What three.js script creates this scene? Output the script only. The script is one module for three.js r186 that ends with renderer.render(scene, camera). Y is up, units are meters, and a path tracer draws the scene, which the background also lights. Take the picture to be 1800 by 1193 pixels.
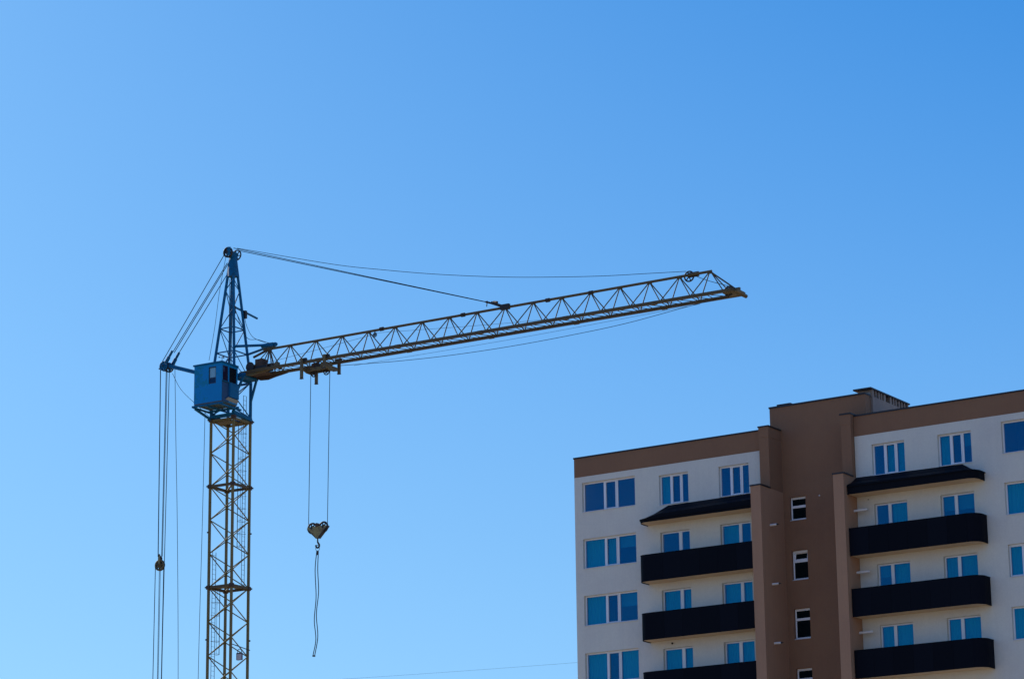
import * as THREE from 'three';
import { mergeGeometries } from 'three/addons/utils/BufferGeometryUtils.js';

// ------------------------------------------------------------------ camera, sky, sun, exposure
const D2R = Math.PI / 180;
const scene = new THREE.Scene();
const EYE = 1.6;                                            // standing height of the photographer
const camera = new THREE.PerspectiveCamera(2 * Math.atan(596.5 / 5000) / D2R, 1024 / 678, 1, 8000);
camera.rotation.set(14.82 * D2R, 0, -0.709 * D2R, 'YXZ');
camera.position.set(0, EYE, 0);
scene.add(camera);

const renderer = new THREE.WebGLRenderer({ antialias: true });
renderer.setSize(1024, 678);
renderer.toneMapping = THREE.LinearToneMapping;
renderer.toneMappingExposure = 1;
renderer.outputColorSpace = THREE.SRGBColorSpace;
renderer.shadowMap.enabled = true;

const SUN_AZ = 38 * D2R, SUN_EL = 33 * D2R;                 // left of the view, behind the building
const sunDir = new THREE.Vector3(-Math.sin(SUN_AZ) * Math.cos(SUN_EL), Math.sin(SUN_EL), -Math.cos(SUN_AZ) * Math.cos(SUN_EL));

// clear sky: a zenith colour, a paler horizon and the brighter, whiter air towards the sun
function skyTexture() {
  const W = 2048, H = 1024, data = new Float32Array(W * H * 4);
  const zen = [-0.155, 0.0, 0.565], hor = [0.585, 0.8, 0.51], glo = [0.1675, 0.2406, 0.2247], low = [0.022, 0.08, 0.3];
  const zenB = [0.075, 0.19, 0.48], horB = [0.33, 0.46, 0.5];   // the half of the sky away from the sun: darker and more even
  for (let j = 0; j < H; j++) {
    const el = ((j + 0.5) / H - 0.5) * Math.PI;             // bottom row first
    for (let i = 0; i < W; i++) {
      const lon = ((i + 0.5) / W - 0.5) * Math.PI * 2;      // three: u = atan2(z, x) / 2pi + 0.5
      const dx = Math.cos(lon) * Math.cos(el), dz = Math.sin(lon) * Math.cos(el), dy = Math.sin(el);
      const g = Math.acos(Math.min(1, dx * sunDir.x + dy * sunDir.y + dz * sunDir.z)) / D2R;
      const e = Math.max(el / D2R, 0), high = 1 - 0.009 * Math.min(30, Math.max(0, e - 14));
      const q = Math.min(1, Math.max(0, (g - 50) / 60)), away = q * q * (3 - 2 * q);
      const a = Math.exp(-e / 15), b = Math.exp(-(g - 30) / 18);
      for (let c = 0; c < 3; c++) {
        const v = (zen[c] + hor[c] * a + glo[c] * b) * 1.04 * high, f = low[c], w = v > f * 2 ? v : f + f * Math.exp(v / f - 2);   // soft floor
        data[(j * W + i) * 4 + c] = w * (1 - away) + (zenB[c] + horB[c] * a) * away;
      }
      data[(j * W + i) * 4 + 3] = 1;
    }
  }
  const t = new THREE.DataTexture(data, W, H, THREE.RGBAFormat, THREE.FloatType);
  t.mapping = THREE.EquirectangularReflectionMapping;
  t.magFilter = t.minFilter = THREE.LinearFilter;
  t.wrapS = THREE.RepeatWrapping;
  t.needsUpdate = true;
  return t;
}
scene.background = skyTexture();
scene.environment = scene.background;

const sun = new THREE.DirectionalLight(new THREE.Color(1, 0.93, 0.82), 4.5);
sun.position.copy(sunDir).multiplyScalar(400).add(new THREE.Vector3(0, 0, -140));
sun.target.position.set(0, 20, -140);
sun.castShadow = true;
Object.assign(sun.shadow.camera, { left: -90, right: 90, top: 90, bottom: -90, near: 50, far: 900 });
sun.shadow.mapSize.set(2048, 2048);
scene.add(sun, sun.target);

// ------------------------------------------------------------------ helpers
let seed = 7;
const rnd = () => { seed = (seed * 1664525 + 1013904223) >>> 0; return seed / 4294967296; };
const counts = {};
function numbered(name) { const n = counts[name] = (counts[name] ?? -1) + 1; return n ? `${name}_${String(n).padStart(3, '0')}` : name; }
function thing(name, label, category, pos = [0, 0, 0], turn = 0) {
  const o = new THREE.Group(); o.name = numbered(name); o.position.set(...pos); o.rotation.y = turn;
  o.userData = { label, category }; scene.add(o); return o;
}
function put(name, geo, material, parent, label) {
  const m = new THREE.Mesh(geo, material); m.name = numbered(name); m.castShadow = m.receiveShadow = true;
  if (label) m.userData.label = label;
  parent.add(m); return m;
}
function sub(name, parent, label) { const g = new THREE.Group(); g.name = numbered(name); if (label) g.userData.label = label; parent.add(g); return g; }

// box from min to max with uv in metres
function box(x0, x1, y0, y1, z0, z1) {
  const w = x1 - x0, h = y1 - y0, d = z1 - z0, g = new THREE.BoxGeometry(w, h, d), p = g.attributes.position, n = g.attributes.normal, uv = g.attributes.uv;
  g.translate((x0 + x1) / 2, (y0 + y1) / 2, (z0 + z1) / 2);
  for (let i = 0; i < p.count; i++) {
    const ax = Math.abs(n.getX(i)), ay = Math.abs(n.getY(i));
    if (ax > 0.5) uv.setXY(i, p.getZ(i), p.getY(i)); else if (ay > 0.5) uv.setXY(i, p.getX(i), p.getZ(i)); else uv.setXY(i, p.getX(i), p.getY(i));
  }
  return g;
}
const UNIT_ROUND = new THREE.CylinderGeometry(1, 1, 1, 10), UNIT_ROPE = new THREE.CylinderGeometry(1, 1, 1, 6), UNIT_SQUARE = new THREE.BoxGeometry(2, 1, 2);
const UP = new THREE.Vector3(0, 1, 0);
function bar(name, a, b, r, material, parent, unit = UNIT_ROUND, twist = 0) {
  const d = b.clone().sub(a), L = d.length(), m = put(name, unit, material, parent);
  m.position.copy(a).addScaledVector(d, 0.5);
  m.quaternion.setFromUnitVectors(UP, d.normalize());
  if (twist) m.rotateY(twist);
  m.scale.set(r, L, r);
  return m;
}
function rope(name, pts, r, material, parent) {
  r *= 1.22;                                                // laid rope with its grease
  if (pts.length === 2) return bar(name, pts[0], pts[1], r, material, parent, UNIT_ROPE);
  const curve = new THREE.CatmullRomCurve3(pts);
  return put(name, new THREE.TubeGeometry(curve, pts.length * 8, r, 5), material, parent);
}
function outline(pts) { const s = new THREE.Shape(); pts.forEach((p, i) => i ? s.lineTo(p[0], p[1]) : s.moveTo(p[0], p[1])); s.closePath(); return s; }
function hole(s, x0, x1, y0, y1) { const h = new THREE.Path(); h.moveTo(x0, y0); h.lineTo(x0, y1); h.lineTo(x1, y1); h.lineTo(x1, y0); h.closePath(); s.holes.push(h); }
const extrude = (s, depth, bevel = 0) => new THREE.ExtrudeGeometry(s, bevel ? { depth: depth - 2 * bevel, bevelEnabled: true, bevelThickness: bevel, bevelSize: bevel, bevelOffset: -bevel, bevelSegments: 1, curveSegments: 16 } : { depth, bevelEnabled: false, curveSegments: 16 });
// plan polygon [x, z] raised from y0 to y1
function prism(pts, y0, y1) {
  const g = extrude(outline(pts.map(([x, z]) => [x, -z])), y1 - y0);
  g.rotateX(-Math.PI / 2); g.translate(0, y0, 0); return g;
}

// ------------------------------------------------------------------ procedural textures
function lattice(n) { const a = new Float32Array(n * n); for (let i = 0; i < a.length; i++) a[i] = rnd(); return a; }
function fbm(N, octaves) {                                  // tileable value noise in 0..1
  const out = new Float32Array(N * N); let sum = 0;
  for (const [n, amp, ny] of octaves) {
    const m = ny ?? n, L = new Float32Array(n * m); for (let i = 0; i < L.length; i++) L[i] = rnd();
    sum += amp;
    for (let y = 0; y < N; y++) {
      const fy = y / N * m, y0 = Math.floor(fy), ty = fy - y0, sy = ty * ty * (3 - 2 * ty), r0 = (y0 % m) * n, r1 = ((y0 + 1) % m) * n;
      for (let x = 0; x < N; x++) {
        const fx = x / N * n, x0 = Math.floor(fx), tx = fx - x0, sx = tx * tx * (3 - 2 * tx), c0 = x0 % n, c1 = (x0 + 1) % n;
        const a = L[r0 + c0], b = L[r0 + c1], c = L[r1 + c0], d = L[r1 + c1];
        out[y * N + x] += amp * ((a + (b - a) * sx) * (1 - sy) + (c + (d - c) * sx) * sy);
      }
    }
  }
  for (let i = 0; i < out.length; i++) out[i] /= sum;
  return out;
}
function texture(N, rgb, srgb, rep) {
  const data = new Uint8Array(N * N * 4);
  for (let i = 0; i < N * N; i++) { const c = rgb(i); data[i * 4] = c[0] * 255; data[i * 4 + 1] = c[1] * 255; data[i * 4 + 2] = c[2] * 255; data[i * 4 + 3] = 255; }
  const t = new THREE.DataTexture(data, N, N); t.wrapS = t.wrapT = THREE.RepeatWrapping; t.magFilter = THREE.LinearFilter; t.minFilter = THREE.LinearMipmapLinearFilter; t.generateMipmaps = true;
  if (srgb) t.colorSpace = THREE.SRGBColorSpace;
  t.repeat.set(rep, rep); t.needsUpdate = true; return t;
}
const toS = (v) => Math.min(1, Math.max(0, v <= 0.0031308 ? v * 12.92 : 1.055 * Math.pow(v, 1 / 2.4) - 0.055));
function plasterMap(base, streak, mottled, metres) {
  const N = 1024, a = fbm(N, [[3, 1], [7, 0.8], [19, 0.6], [61, 0.35]]), b = fbm(N, [[180, 1, 4], [70, 0.8, 3]]), c = fbm(N, [[256, 1]]);
  return texture(N, (i) => {
    const k = 1 + (a[i] - 0.5) * mottled + (b[i] - 0.5) * streak + (c[i] - 0.5) * 0.06;
    return [toS(base[0] * k), toS(base[1] * k * (1 + (a[i] - 0.5) * 0.02)), toS(base[2] * k * (1 - (a[i] - 0.5) * 0.04))];
  }, true, 1 / metres);
}
const grainN = fbm(512, [[64, 0.5], [128, 1], [256, 1]]);
const plasterBump = texture(512, (i) => [grainN[i], grainN[i], grainN[i]], false, 1 / 1.6);
function plaster(base, streak, mottled, metres) {
  return new THREE.MeshStandardMaterial({ map: plasterMap(base, streak, mottled, metres), bumpMap: plasterBump, bumpScale: 0.006, roughness: 0.95 });
}
function paintMap(base, worn, amount, metres = 1) {
  const N = 256, a = fbm(N, [[4, 1], [9, 1], [24, 0.9], [70, 0.6]]);
  return texture(N, (i) => { const t = Math.min(1, Math.max(0, (a[i] - amount) * 9)), k = 0.9 + a[i] * 0.2; return [0, 1, 2].map((c) => toS((base[c] * (1 - t) + worn[c] * t) * k)); }, true, 1 / metres);
}
const std = (rgb, roughness = 0.7, metalness = 0) => new THREE.MeshStandardMaterial({ color: new THREE.Color().setRGB(...rgb), roughness, metalness });

const M = {
  white: plaster([0.69, 0.665, 0.585], 0.035, 0.16, 13),
  brown: plaster([0.25, 0.132, 0.074], 0.05, 0.2, 9),
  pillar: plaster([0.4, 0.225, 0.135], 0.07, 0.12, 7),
  cream: plaster([0.66, 0.52, 0.36], 0.05, 0.1, 5),
  shaft: plaster([0.3, 0.23, 0.19], 0.12, 0.4, 3),
  coping: std([0.018, 0.02, 0.026], 0.55, 0.2),
  frame: std([0.8, 0.81, 0.83], 0.45),
  sill: std([0.6, 0.62, 0.65], 0.5),
  void: std([0.01, 0.01, 0.012], 0.9),
  room: std([0.42, 0.41, 0.38], 0.95),
  curtain: new THREE.MeshStandardMaterial({ color: new THREE.Color().setRGB(0.03, 0.78, 0.8), roughness: 1 }),
  blind: new THREE.MeshStandardMaterial({ color: new THREE.Color().setRGB(0.03, 0.5, 0.66), roughness: 1 }),
  pvc: std([0.75, 0.74, 0.74], 0.5),
  gravel: plaster([0.22, 0.21, 0.2], 0, 0.3, 3),
  yellow: new THREE.MeshStandardMaterial({ map: paintMap([0.1, 0.07, 0.022], [0.045, 0.03, 0.02], 0.54), roughness: 0.65 }),
  mast: new THREE.MeshStandardMaterial({ map: paintMap([0.19, 0.14, 0.032], [0.07, 0.045, 0.028], 0.53), roughness: 0.6 }),
  olive: new THREE.MeshStandardMaterial({ map: paintMap([0.135, 0.108, 0.045], [0.07, 0.048, 0.03], 0.55), roughness: 0.65 }),
  blue: new THREE.MeshPhysicalMaterial({ map: paintMap([0.001, 0.12, 0.26], [0.006, 0.07, 0.13], 0.56), roughness: 0.6, specularIntensity: 0.4 }),
  cabBlue: new THREE.MeshPhysicalMaterial({ map: paintMap([0.0005, 0.23, 0.56], [0.002, 0.2, 0.36], 0.57, 4), roughness: 0.55, specularIntensity: 0.4 }),
  hookPaint: new THREE.MeshStandardMaterial({ map: paintMap([0.27, 0.235, 0.1], [0.16, 0.12, 0.06], 0.56, 1.5), roughness: 0.7 }),
  rope: new THREE.MeshPhysicalMaterial({ color: new THREE.Color().setRGB(0.02, 0.021, 0.025), roughness: 1, specularIntensity: 0 }),
  iron: std([0.03, 0.028, 0.028], 0.6, 0.3),
  rust: std([0.075, 0.045, 0.032], 0.85),
  grey: std([0.27, 0.29, 0.27], 0.8),
};
const PANELS = [0, 1, 2].map((i) => { const k = 1 + (i - 1) * 0.14; return new THREE.MeshPhysicalMaterial({ color: new THREE.Color().setRGB(0.0045 * k, 0.0058 * k, 0.011 * k), roughness: 0.62, specularIntensity: 0.12 }); });
M.roof = new THREE.MeshPhysicalMaterial({ color: new THREE.Color().setRGB(0.005, 0.006, 0.01), roughness: 0.6, specularIntensity: 0.12 });
const glass = (rgb, ior = 2.2) => new THREE.MeshPhysicalMaterial({ color: new THREE.Color().setRGB(...rgb), roughness: 0.02, ior, specularColor: new THREE.Color().setRGB(0.03, 0.55, 1) });
const pane = (rgb, ior) => { const m = glass(rgb, ior); m.transparent = true; m.opacity = 0.36; return m; };   // half-mirrored blue sun-control glass
const GLASS = [pane([0.0005, 0.024, 0.13], 3.2), pane([0.0005, 0.045, 0.17], 3.1), pane([0.0005, 0.014, 0.1], 3.2)];
const DARKGLASS = glass([0.004, 0.005, 0.006], 1.5);

// ------------------------------------------------------------------ ground
{
  const a = fbm(512, [[4, 1], [11, 0.8], [40, 0.7], [128, 0.5]]);
  const map = texture(512, (i) => { const k = 0.75 + a[i] * 0.5; return [toS(0.42 * k), toS(0.3 * k), toS(0.17 * k)]; }, true, 1 / 14);
  const g = new THREE.PlaneGeometry(6000, 6000); const uv = g.attributes.uv;
  for (let i = 0; i < uv.count; i++) uv.setXY(i, uv.getX(i) * 6000, uv.getY(i) * 6000);
  g.rotateX(-Math.PI / 2);
  const m = put('ground', g, new THREE.MeshStandardMaterial({ map, bumpMap: plasterBump, bumpScale: 0.02, roughness: 1 }), scene);
  m.userData = { kind: 'structure', label: 'bare sandy ground of the building site' };
}

// ------------------------------------------------------------------ apartment building
const ROOF = 30.14 + EYE;                                   // height of the parapet top; v below is measured from it
const Yv = (v) => ROOF + v;
const house = thing('apartment_building', 'white and brown apartment block with black balconies and a stair tower', 'apartment building', [2.98, 0, -137.03], -33.33 * D2R);
const LW = 10.5, RW = 15.36, END = 26, FLOOR = 2.8;
const winTop = (k) => -1.29 - FLOOR * k, winBot = (k) => -2.77 - FLOOR * k, balTop = (k) => -1.47 - FLOOR * k;

// openings of both wings: [u0, u1, bottom, top, mullions]
const openings = [];
for (let k = 0; k < 4; k++) {
  openings.push({ u0: 0.44, u1: 3.46, b: winBot(k), t: winTop(k), bars: [[1.6, 1.75], [2.28, 2.42]], sash: 1, kind: 'wide' });
  if (k === 2) openings.push({ u0: 22.68, u1: 25.6, b: winBot(k), t: winTop(k), bars: [[23.3, 23.46]], sash: 0, kind: 'wide' });
  else openings.push({ u0: 22.68, u1: 25.6, b: winBot(k), t: winTop(k), bars: [[23.82, 23.97], [24.5, 24.64]], sash: 1, kind: 'wide' });
  if (k === 0) for (const [a, c] of [[4.82, 6.44], [8.12, 9.75], [16.22, 17.88], [19.54, 21.2]])
    openings.push({ u0: a, u1: c, b: -2.95, t: balTop(0), bars: [[a + 0.55, a + 0.7], [a + 1.1, a + 1.23]], sash: 1, kind: 'three' });
  else {
    for (const [a, c, w] of [[4.82, 6.44, [5.77, 5.95]], [8.12, 9.75, k === 3 ? [8.86, 9.04] : [9.05, 9.22]], [16.22, 17.88, [16.86, 17.02]], [19.54, 21.2, [20.17, 20.33]]])
      openings.push({ u0: a, u1: c, b: -5.3 - FLOOR * (k - 1) - 0.95, t: balTop(k), bars: [w], sash: -1, kind: 'balcony' });
  }
}
function wallWithHoles(u0, u1, top, list, depth, z) {
  const s = outline([[u0, 0], [u1, 0], [u1, Yv(top)], [u0, Yv(top)]]);
  for (const o of list) hole(s, o.u0, o.u1, Yv(o.b), Yv(o.t));
  const g = extrude(s, depth); g.translate(0, 0, z - depth); return g;
}
put('wall', wallWithHoles(0, LW, -0.98, openings.filter((o) => o.u1 < LW), 0.4, 0), M.white, house);
put('wall', wallWithHoles(RW, END, -0.98, openings.filter((o) => o.u0 > RW), 0.4, 0), M.white, house);
put('parapet_band', box(0, LW, Yv(-0.98), Yv(-0.04), -0.4, 0), M.brown, house, 'brown band under the roof edge of the left wing');
put('parapet_band', box(RW, END, Yv(-0.98), Yv(-0.04), -0.4, 0), M.brown, house, 'brown band under the roof edge of the right wing');
for (const [a, b, split] of [[0, 10.44, [4.08, 7.3]], [15.55, END, [18.65, 21.95]]]) {      // rooms behind the windows
  put('rear_wall', box(a, b, 0, Yv(-0.5), -12, -3.2), M.room, house);
  put('roof_slab', box(a, b, Yv(-0.66), Yv(-0.5), -3.195, -0.41), M.room, house);
  for (const f of [-3.7, -6.5, -9.3, -12.1]) put('floor_slab', box(a + 0.02, b - 0.02, Yv(f - 0.2), Yv(f), -3.19, -0.41), M.room, house);
  put('lower_floors', box(a, b, 0, Yv(-12.31), -3.195, -0.41), M.room, house);
  for (const u of [a, b - 0.25]) put('end_wall', box(u, u + 0.25, Yv(-12.3), Yv(-0.67), -3.195, -0.405), M.white, house);
  for (const u of split) for (const f of [-0.9, -3.7, -6.5, -9.3]) put('partition', box(u, u + 0.12, Yv(f - 2.79), Yv(f - (f < -1 ? 0.21 : -0.23)), -3.18, -0.42), M.room, house);
}
put('coping', box(-0.03, LW - 0.02, Yv(-0.04), Yv(0.035), -0.45, 0.035), M.coping, house);
put('coping', box(RW + 0.02, END + 0.03, Yv(-0.04), Yv(0.035), -0.45, 0.035), M.coping, house);

// curtains and roller blinds behind the panes
function hang(g, o, i, a, b, lo, hi, z) {
  const r = rnd(), wide = o.kind === 'wide';
  if (wide ? (i === 0 && o.t < -2) || r < 0.1 : r < (o.kind !== 'balcony' ? 0.3 : o.t < -6 ? 0.88 : 0.4)) {  // lower balcony rows get added curtains to imitate paler sky reflections
    const x0 = wide ? a - 0.05 : a - 0.02, x1 = wide && r > 0.5 ? a + (b - a) * 0.8 : b + 0.02, n = Math.max(10, Math.round((x1 - x0) / 0.02)), c = new THREE.PlaneGeometry(x1 - x0, hi - lo + 0.12, n, 1), p = c.attributes.position, ph = rnd() * 6;
    for (let k = 0; k < p.count; k++) { const x = p.getX(k); p.setZ(k, Math.sin(x * 38 + ph + Math.sin(x * 9)) * 0.022); }
    c.translate((x0 + x1) / 2, (lo + hi) / 2, z); c.computeVertexNormals(); put('curtain', c, M.curtain, g);
  } else if (wide && i === 2 && o.t < -2 || r > 0.9) {
    const h = (hi - lo) * (0.28 + 0.2 * rnd()); put('roller_blind', box(a - 0.03, b + 0.03, hi - h, hi + 0.05, z, z + 0.008), M.blind, g);
  }
}
// windows
function window_(o, z, glassList) {
  const g = sub('window', house), fw = 0.07, depth = 0.07, zz = z - 0.13;
  const s = outline([[o.u0, Yv(o.b)], [o.u1, Yv(o.b)], [o.u1, Yv(o.t)], [o.u0, Yv(o.t)]]);
  const edges = [o.u0 + fw, ...o.bars.flat(), o.u1 - fw], panes = [];
  for (let i = 0; i < edges.length; i += 2) {
    let [a, b, lo, hi] = [edges[i], edges[i + 1], Yv(o.b) + fw, Yv(o.t) - fw];
    if (i / 2 === o.sash) { lo += 0.035; hi -= 0.035; }
    if (o.transom) { panes.push([a, b, lo, Yv(o.transom) - 0.06], [a, b, Yv(o.transom) + 0.06, hi]); } else panes.push([a, b, lo, hi]);
  }
  for (const p of panes) hole(s, ...p);
  const f = extrude(s, depth, 0.008); f.translate(0, 0, zz - depth);
  const parts = [f];
  if (o.sash >= 0 && !o.transom) {                          // raised frame of the casement that opens
    const [a, b, lo, hi] = panes[o.sash], q = outline([[a - 0.05, lo - 0.045], [b + 0.05, lo - 0.045], [b + 0.05, hi + 0.045], [a - 0.05, hi + 0.045]]);
    hole(q, a, b, lo, hi);
    const e = extrude(q, 0.03, 0.008); e.translate(0, 0, zz + 0.002); parts.push(e);
  }
  put('frame', mergeGeometries(parts), M.frame, g);
  panes.forEach(([a, b, lo, hi], i) => {
    const p = put('pane', new THREE.BoxGeometry(b - a + 0.02, hi - lo + 0.02, 0.02), glassList[(i + (o.kind === 'balcony' ? 0 : 1)) % glassList.length], g);
    p.position.set((a + b) / 2, (lo + hi) / 2, zz - 0.04);
    p.rotation.set((rnd() - 0.5) * 0.012, (rnd() - 0.5) * 0.02, 0);
    if (o.open && i === 1) {                                // tilted ventilation light
      p.geometry = new THREE.BoxGeometry(b - a - 0.06, hi - lo, 0.02);
      p.rotation.x = 0; p.position.z = zz - 0.09; p.position.y = (lo + hi) / 2; p.rotation.set(-0.2, 0, 0);
      const q = outline([[a - 0.01, -0.02], [b + 0.01, -0.02], [b + 0.01, hi - lo + 0.02], [a - 0.01, hi - lo + 0.02]]); hole(q, a + 0.05, b - 0.05, 0.035, hi - lo - 0.035);
      const e = put('sash', extrude(q, 0.05, 0.006), M.frame, g); e.position.set(0, lo, zz - 0.06); e.rotation.x = -0.2;
    }
  });
  if (o.kind !== 'stair') panes.forEach(([a, b, lo, hi], i) => hang(g, o, i, a, b, lo, hi, zz - 0.2));
  if (o.kind !== 'balcony') put('sill', box(o.u0 + 0.01, o.u1 - 0.01, Yv(o.b) - 0.001, Yv(o.b) + 0.022, zz, z + 0.035), M.sill, g);
  return g;
}
for (const o of openings) window_(o, 0, GLASS);

// stair tower between the wings
const stair = [[-4.33, -3.2, -3.66], [-7.17, -5.75, -6.25], [-9.95, -8.5, -9.0], [-12.75, -11.3, -11.8]].map(([b, t, tr], i) => ({ u0: 11.36, u1: 12.2, b, t, bars: [], sash: 0, transom: tr, open: i === 1, kind: 'stair' }));
put('stair_tower_wall', wallWithHoles(10.46, 15.53, 1.22, stair, 0.45, -0.97), M.brown, house, 'brown front of the stair tower');
put('stair_tower_wall', box(10.46, 15.5, 0, Yv(1.1), -5.3, -1.43), M.brown, house);
for (const o of stair) window_(o, -0.97, [DARKGLASS]);
put('coping', box(10.43, 15.56, Yv(1.22), Yv(1.3), -1.46, -0.93), M.coping, house);
put('roof_hatch', box(10.86, 11.6, Yv(1.3), Yv(1.37), -1.5, -0.96), M.coping, house);

// pillars at both sides of the stair tower, in two steps
for (const [a, b] of [[10.5, 11.03], [14.82, 15.35]]) {
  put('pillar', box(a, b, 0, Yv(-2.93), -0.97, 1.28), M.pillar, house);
  put('pillar', box(a + 0.012, b - 0.012, Yv(-2.93), Yv(-0.43), -0.97, 0.288), M.brown, house);
  put('pillar_head', box(a, b, Yv(-0.43), Yv(0.05), -0.97, 0.3), M.brown, house);
  put('coping', box(a - 0.03, b + 0.03, Yv(0.05), Yv(0.12), -0.96, 0.33), M.coping, house);
  put('coping', box(a - 0.03, b + 0.03, Yv(-2.93), Yv(-2.86), 0.292, 1.31), M.coping, house);
}

// overflow pipes out of the pillar faces
for (const v of [-4.7, -7.49, -10.25]) {
  const p = sub('drain_pipe', house);
  const g = new THREE.CylinderGeometry(0.05, 0.055, 0.34, 14); g.rotateZ(-Math.PI / 2); g.translate(11.2, Yv(v), 0.42);
  put('pipe', g, M.pvc, p);
  const c = new THREE.ConeGeometry(0.048, 0.14, 12); c.rotateZ(-Math.PI / 2); c.translate(11.44, Yv(v), 0.42);
  put('dark_tip', c, M.iron, p);  // dark tapered cone at the end of the pipe
}
for (const v of [-4.53, -7.4, -10.17]) {
  const g = new THREE.CapsuleGeometry(0.06, 0.6, 6, 14); g.rotateZ(-Math.PI / 2); g.translate(15.66, Yv(v), 0.3);
  put('drain_pipe', g, M.pvc, house);
}

for (const [u, v, w, r, m] of [[5.34, -9.66, 0, 0.05, M.iron], [15.95, -4.02, 0, 0.035, M.grey], [12.95, -3.3, -0.97, 0.04, M.pvc]]) {
  const g = new THREE.SphereGeometry(r, 12, 8); g.translate(u, Yv(v), w + r * 0.6); put('wall_fitting', g, m, house);
}
// balconies: plan path [u, w] of the outside, clockwise from the left
const arc = (cx, cz, r, a0, a1, n) => Array.from({ length: n + 1 }, (_, i) => { const a = (a0 + (a1 - a0) * i / n) * D2R; return [cx + r * Math.cos(a), cz + r * Math.sin(a)]; });
function offset(path, d) {                                  // to the inside (right of the walking direction)
  return path.map((p, i) => {
    const a = path[Math.max(0, i - 1)], b = path[Math.min(path.length - 1, i + 1)], dx = b[0] - a[0], dz = b[1] - a[1], l = Math.hypot(dx, dz);
    return [p[0] + dz / l * d, p[1] - dx / l * d];
  });
}
function strip(path, thick, y0, y1) { return prism([...path, ...offset(path, thick).reverse()], y0, y1); }
const sideL = { pieces: [], full: [] }, sideR = { pieces: [], full: [] };
{
  const c = arc(4.5, 0.62, 0.38, 180, 90, 5);
  sideL.pieces.push([[4.12, 0.005], [4.12, 0.62]], c);
  for (let i = 0; i < 6; i++) sideL.pieces.push([[4.5 + i * 0.995, 1], [4.5 + (i + 1) * 0.995, 1]]);
  sideL.full = [[4.12, 0.005], ...c, [10.47, 1]];
  const d = arc(21.22, 0.46, 0.54, 90, 0, 7);
  for (let i = 0; i < 6; i++) sideR.pieces.push([[15.38 + i * 0.97333, 1], [15.38 + (i + 1) * 0.97333, 1]]);
  sideR.pieces.push(d, [[21.76, 0.46], [21.76, 0.005]]);
  sideR.full = [[15.38, 1], ...d, [21.76, 0.005]];
}
const shrink = (p, g) => { const a = p[0], b = p[p.length - 1], q = p.map((x) => [...x]); const move = (from, to, i) => { const l = Math.hypot(to[0] - from[0], to[1] - from[1]); q[i] = [from[0] + (to[0] - from[0]) / l * g, from[1] + (to[1] - from[1]) / l * g]; }; move(a, p[1], 0); move(b, p[p.length - 2], q.length - 1); return q; };
function balcony(side, k, left) {
  const b = sub('balcony', house), y0 = Yv(-6.74 - FLOOR * k), y1 = y0 + 1.29;
  side.pieces.forEach((p) => put('panel', strip(shrink(p, 0.004), 0.03, y0, y1 - 0.035 + (rnd() - 0.5) * 0.004), PANELS[Math.floor(rnd() * 3)], b));
  put('handrail', strip(offset(side.full, -0.012), 0.07, y1 - 0.034, y1), PANELS[0], b);
  const inner = offset(side.full, 0.034), ends = left ? [[10.49, 0.966], [10.49, 0.003]] : [[15.36, 0.003], [15.36, 0.966]];
  const plan = left ? [...inner.slice(0, -1), ...ends] : [...inner.slice(1), ...ends];
  put('slab', prism(plan, y0 + 0.035, y0 + 0.22), M.cream, b);
}
for (let k = 0; k < 3; k++) { balcony(sideL, k, true); balcony(sideR, k, false); }

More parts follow.
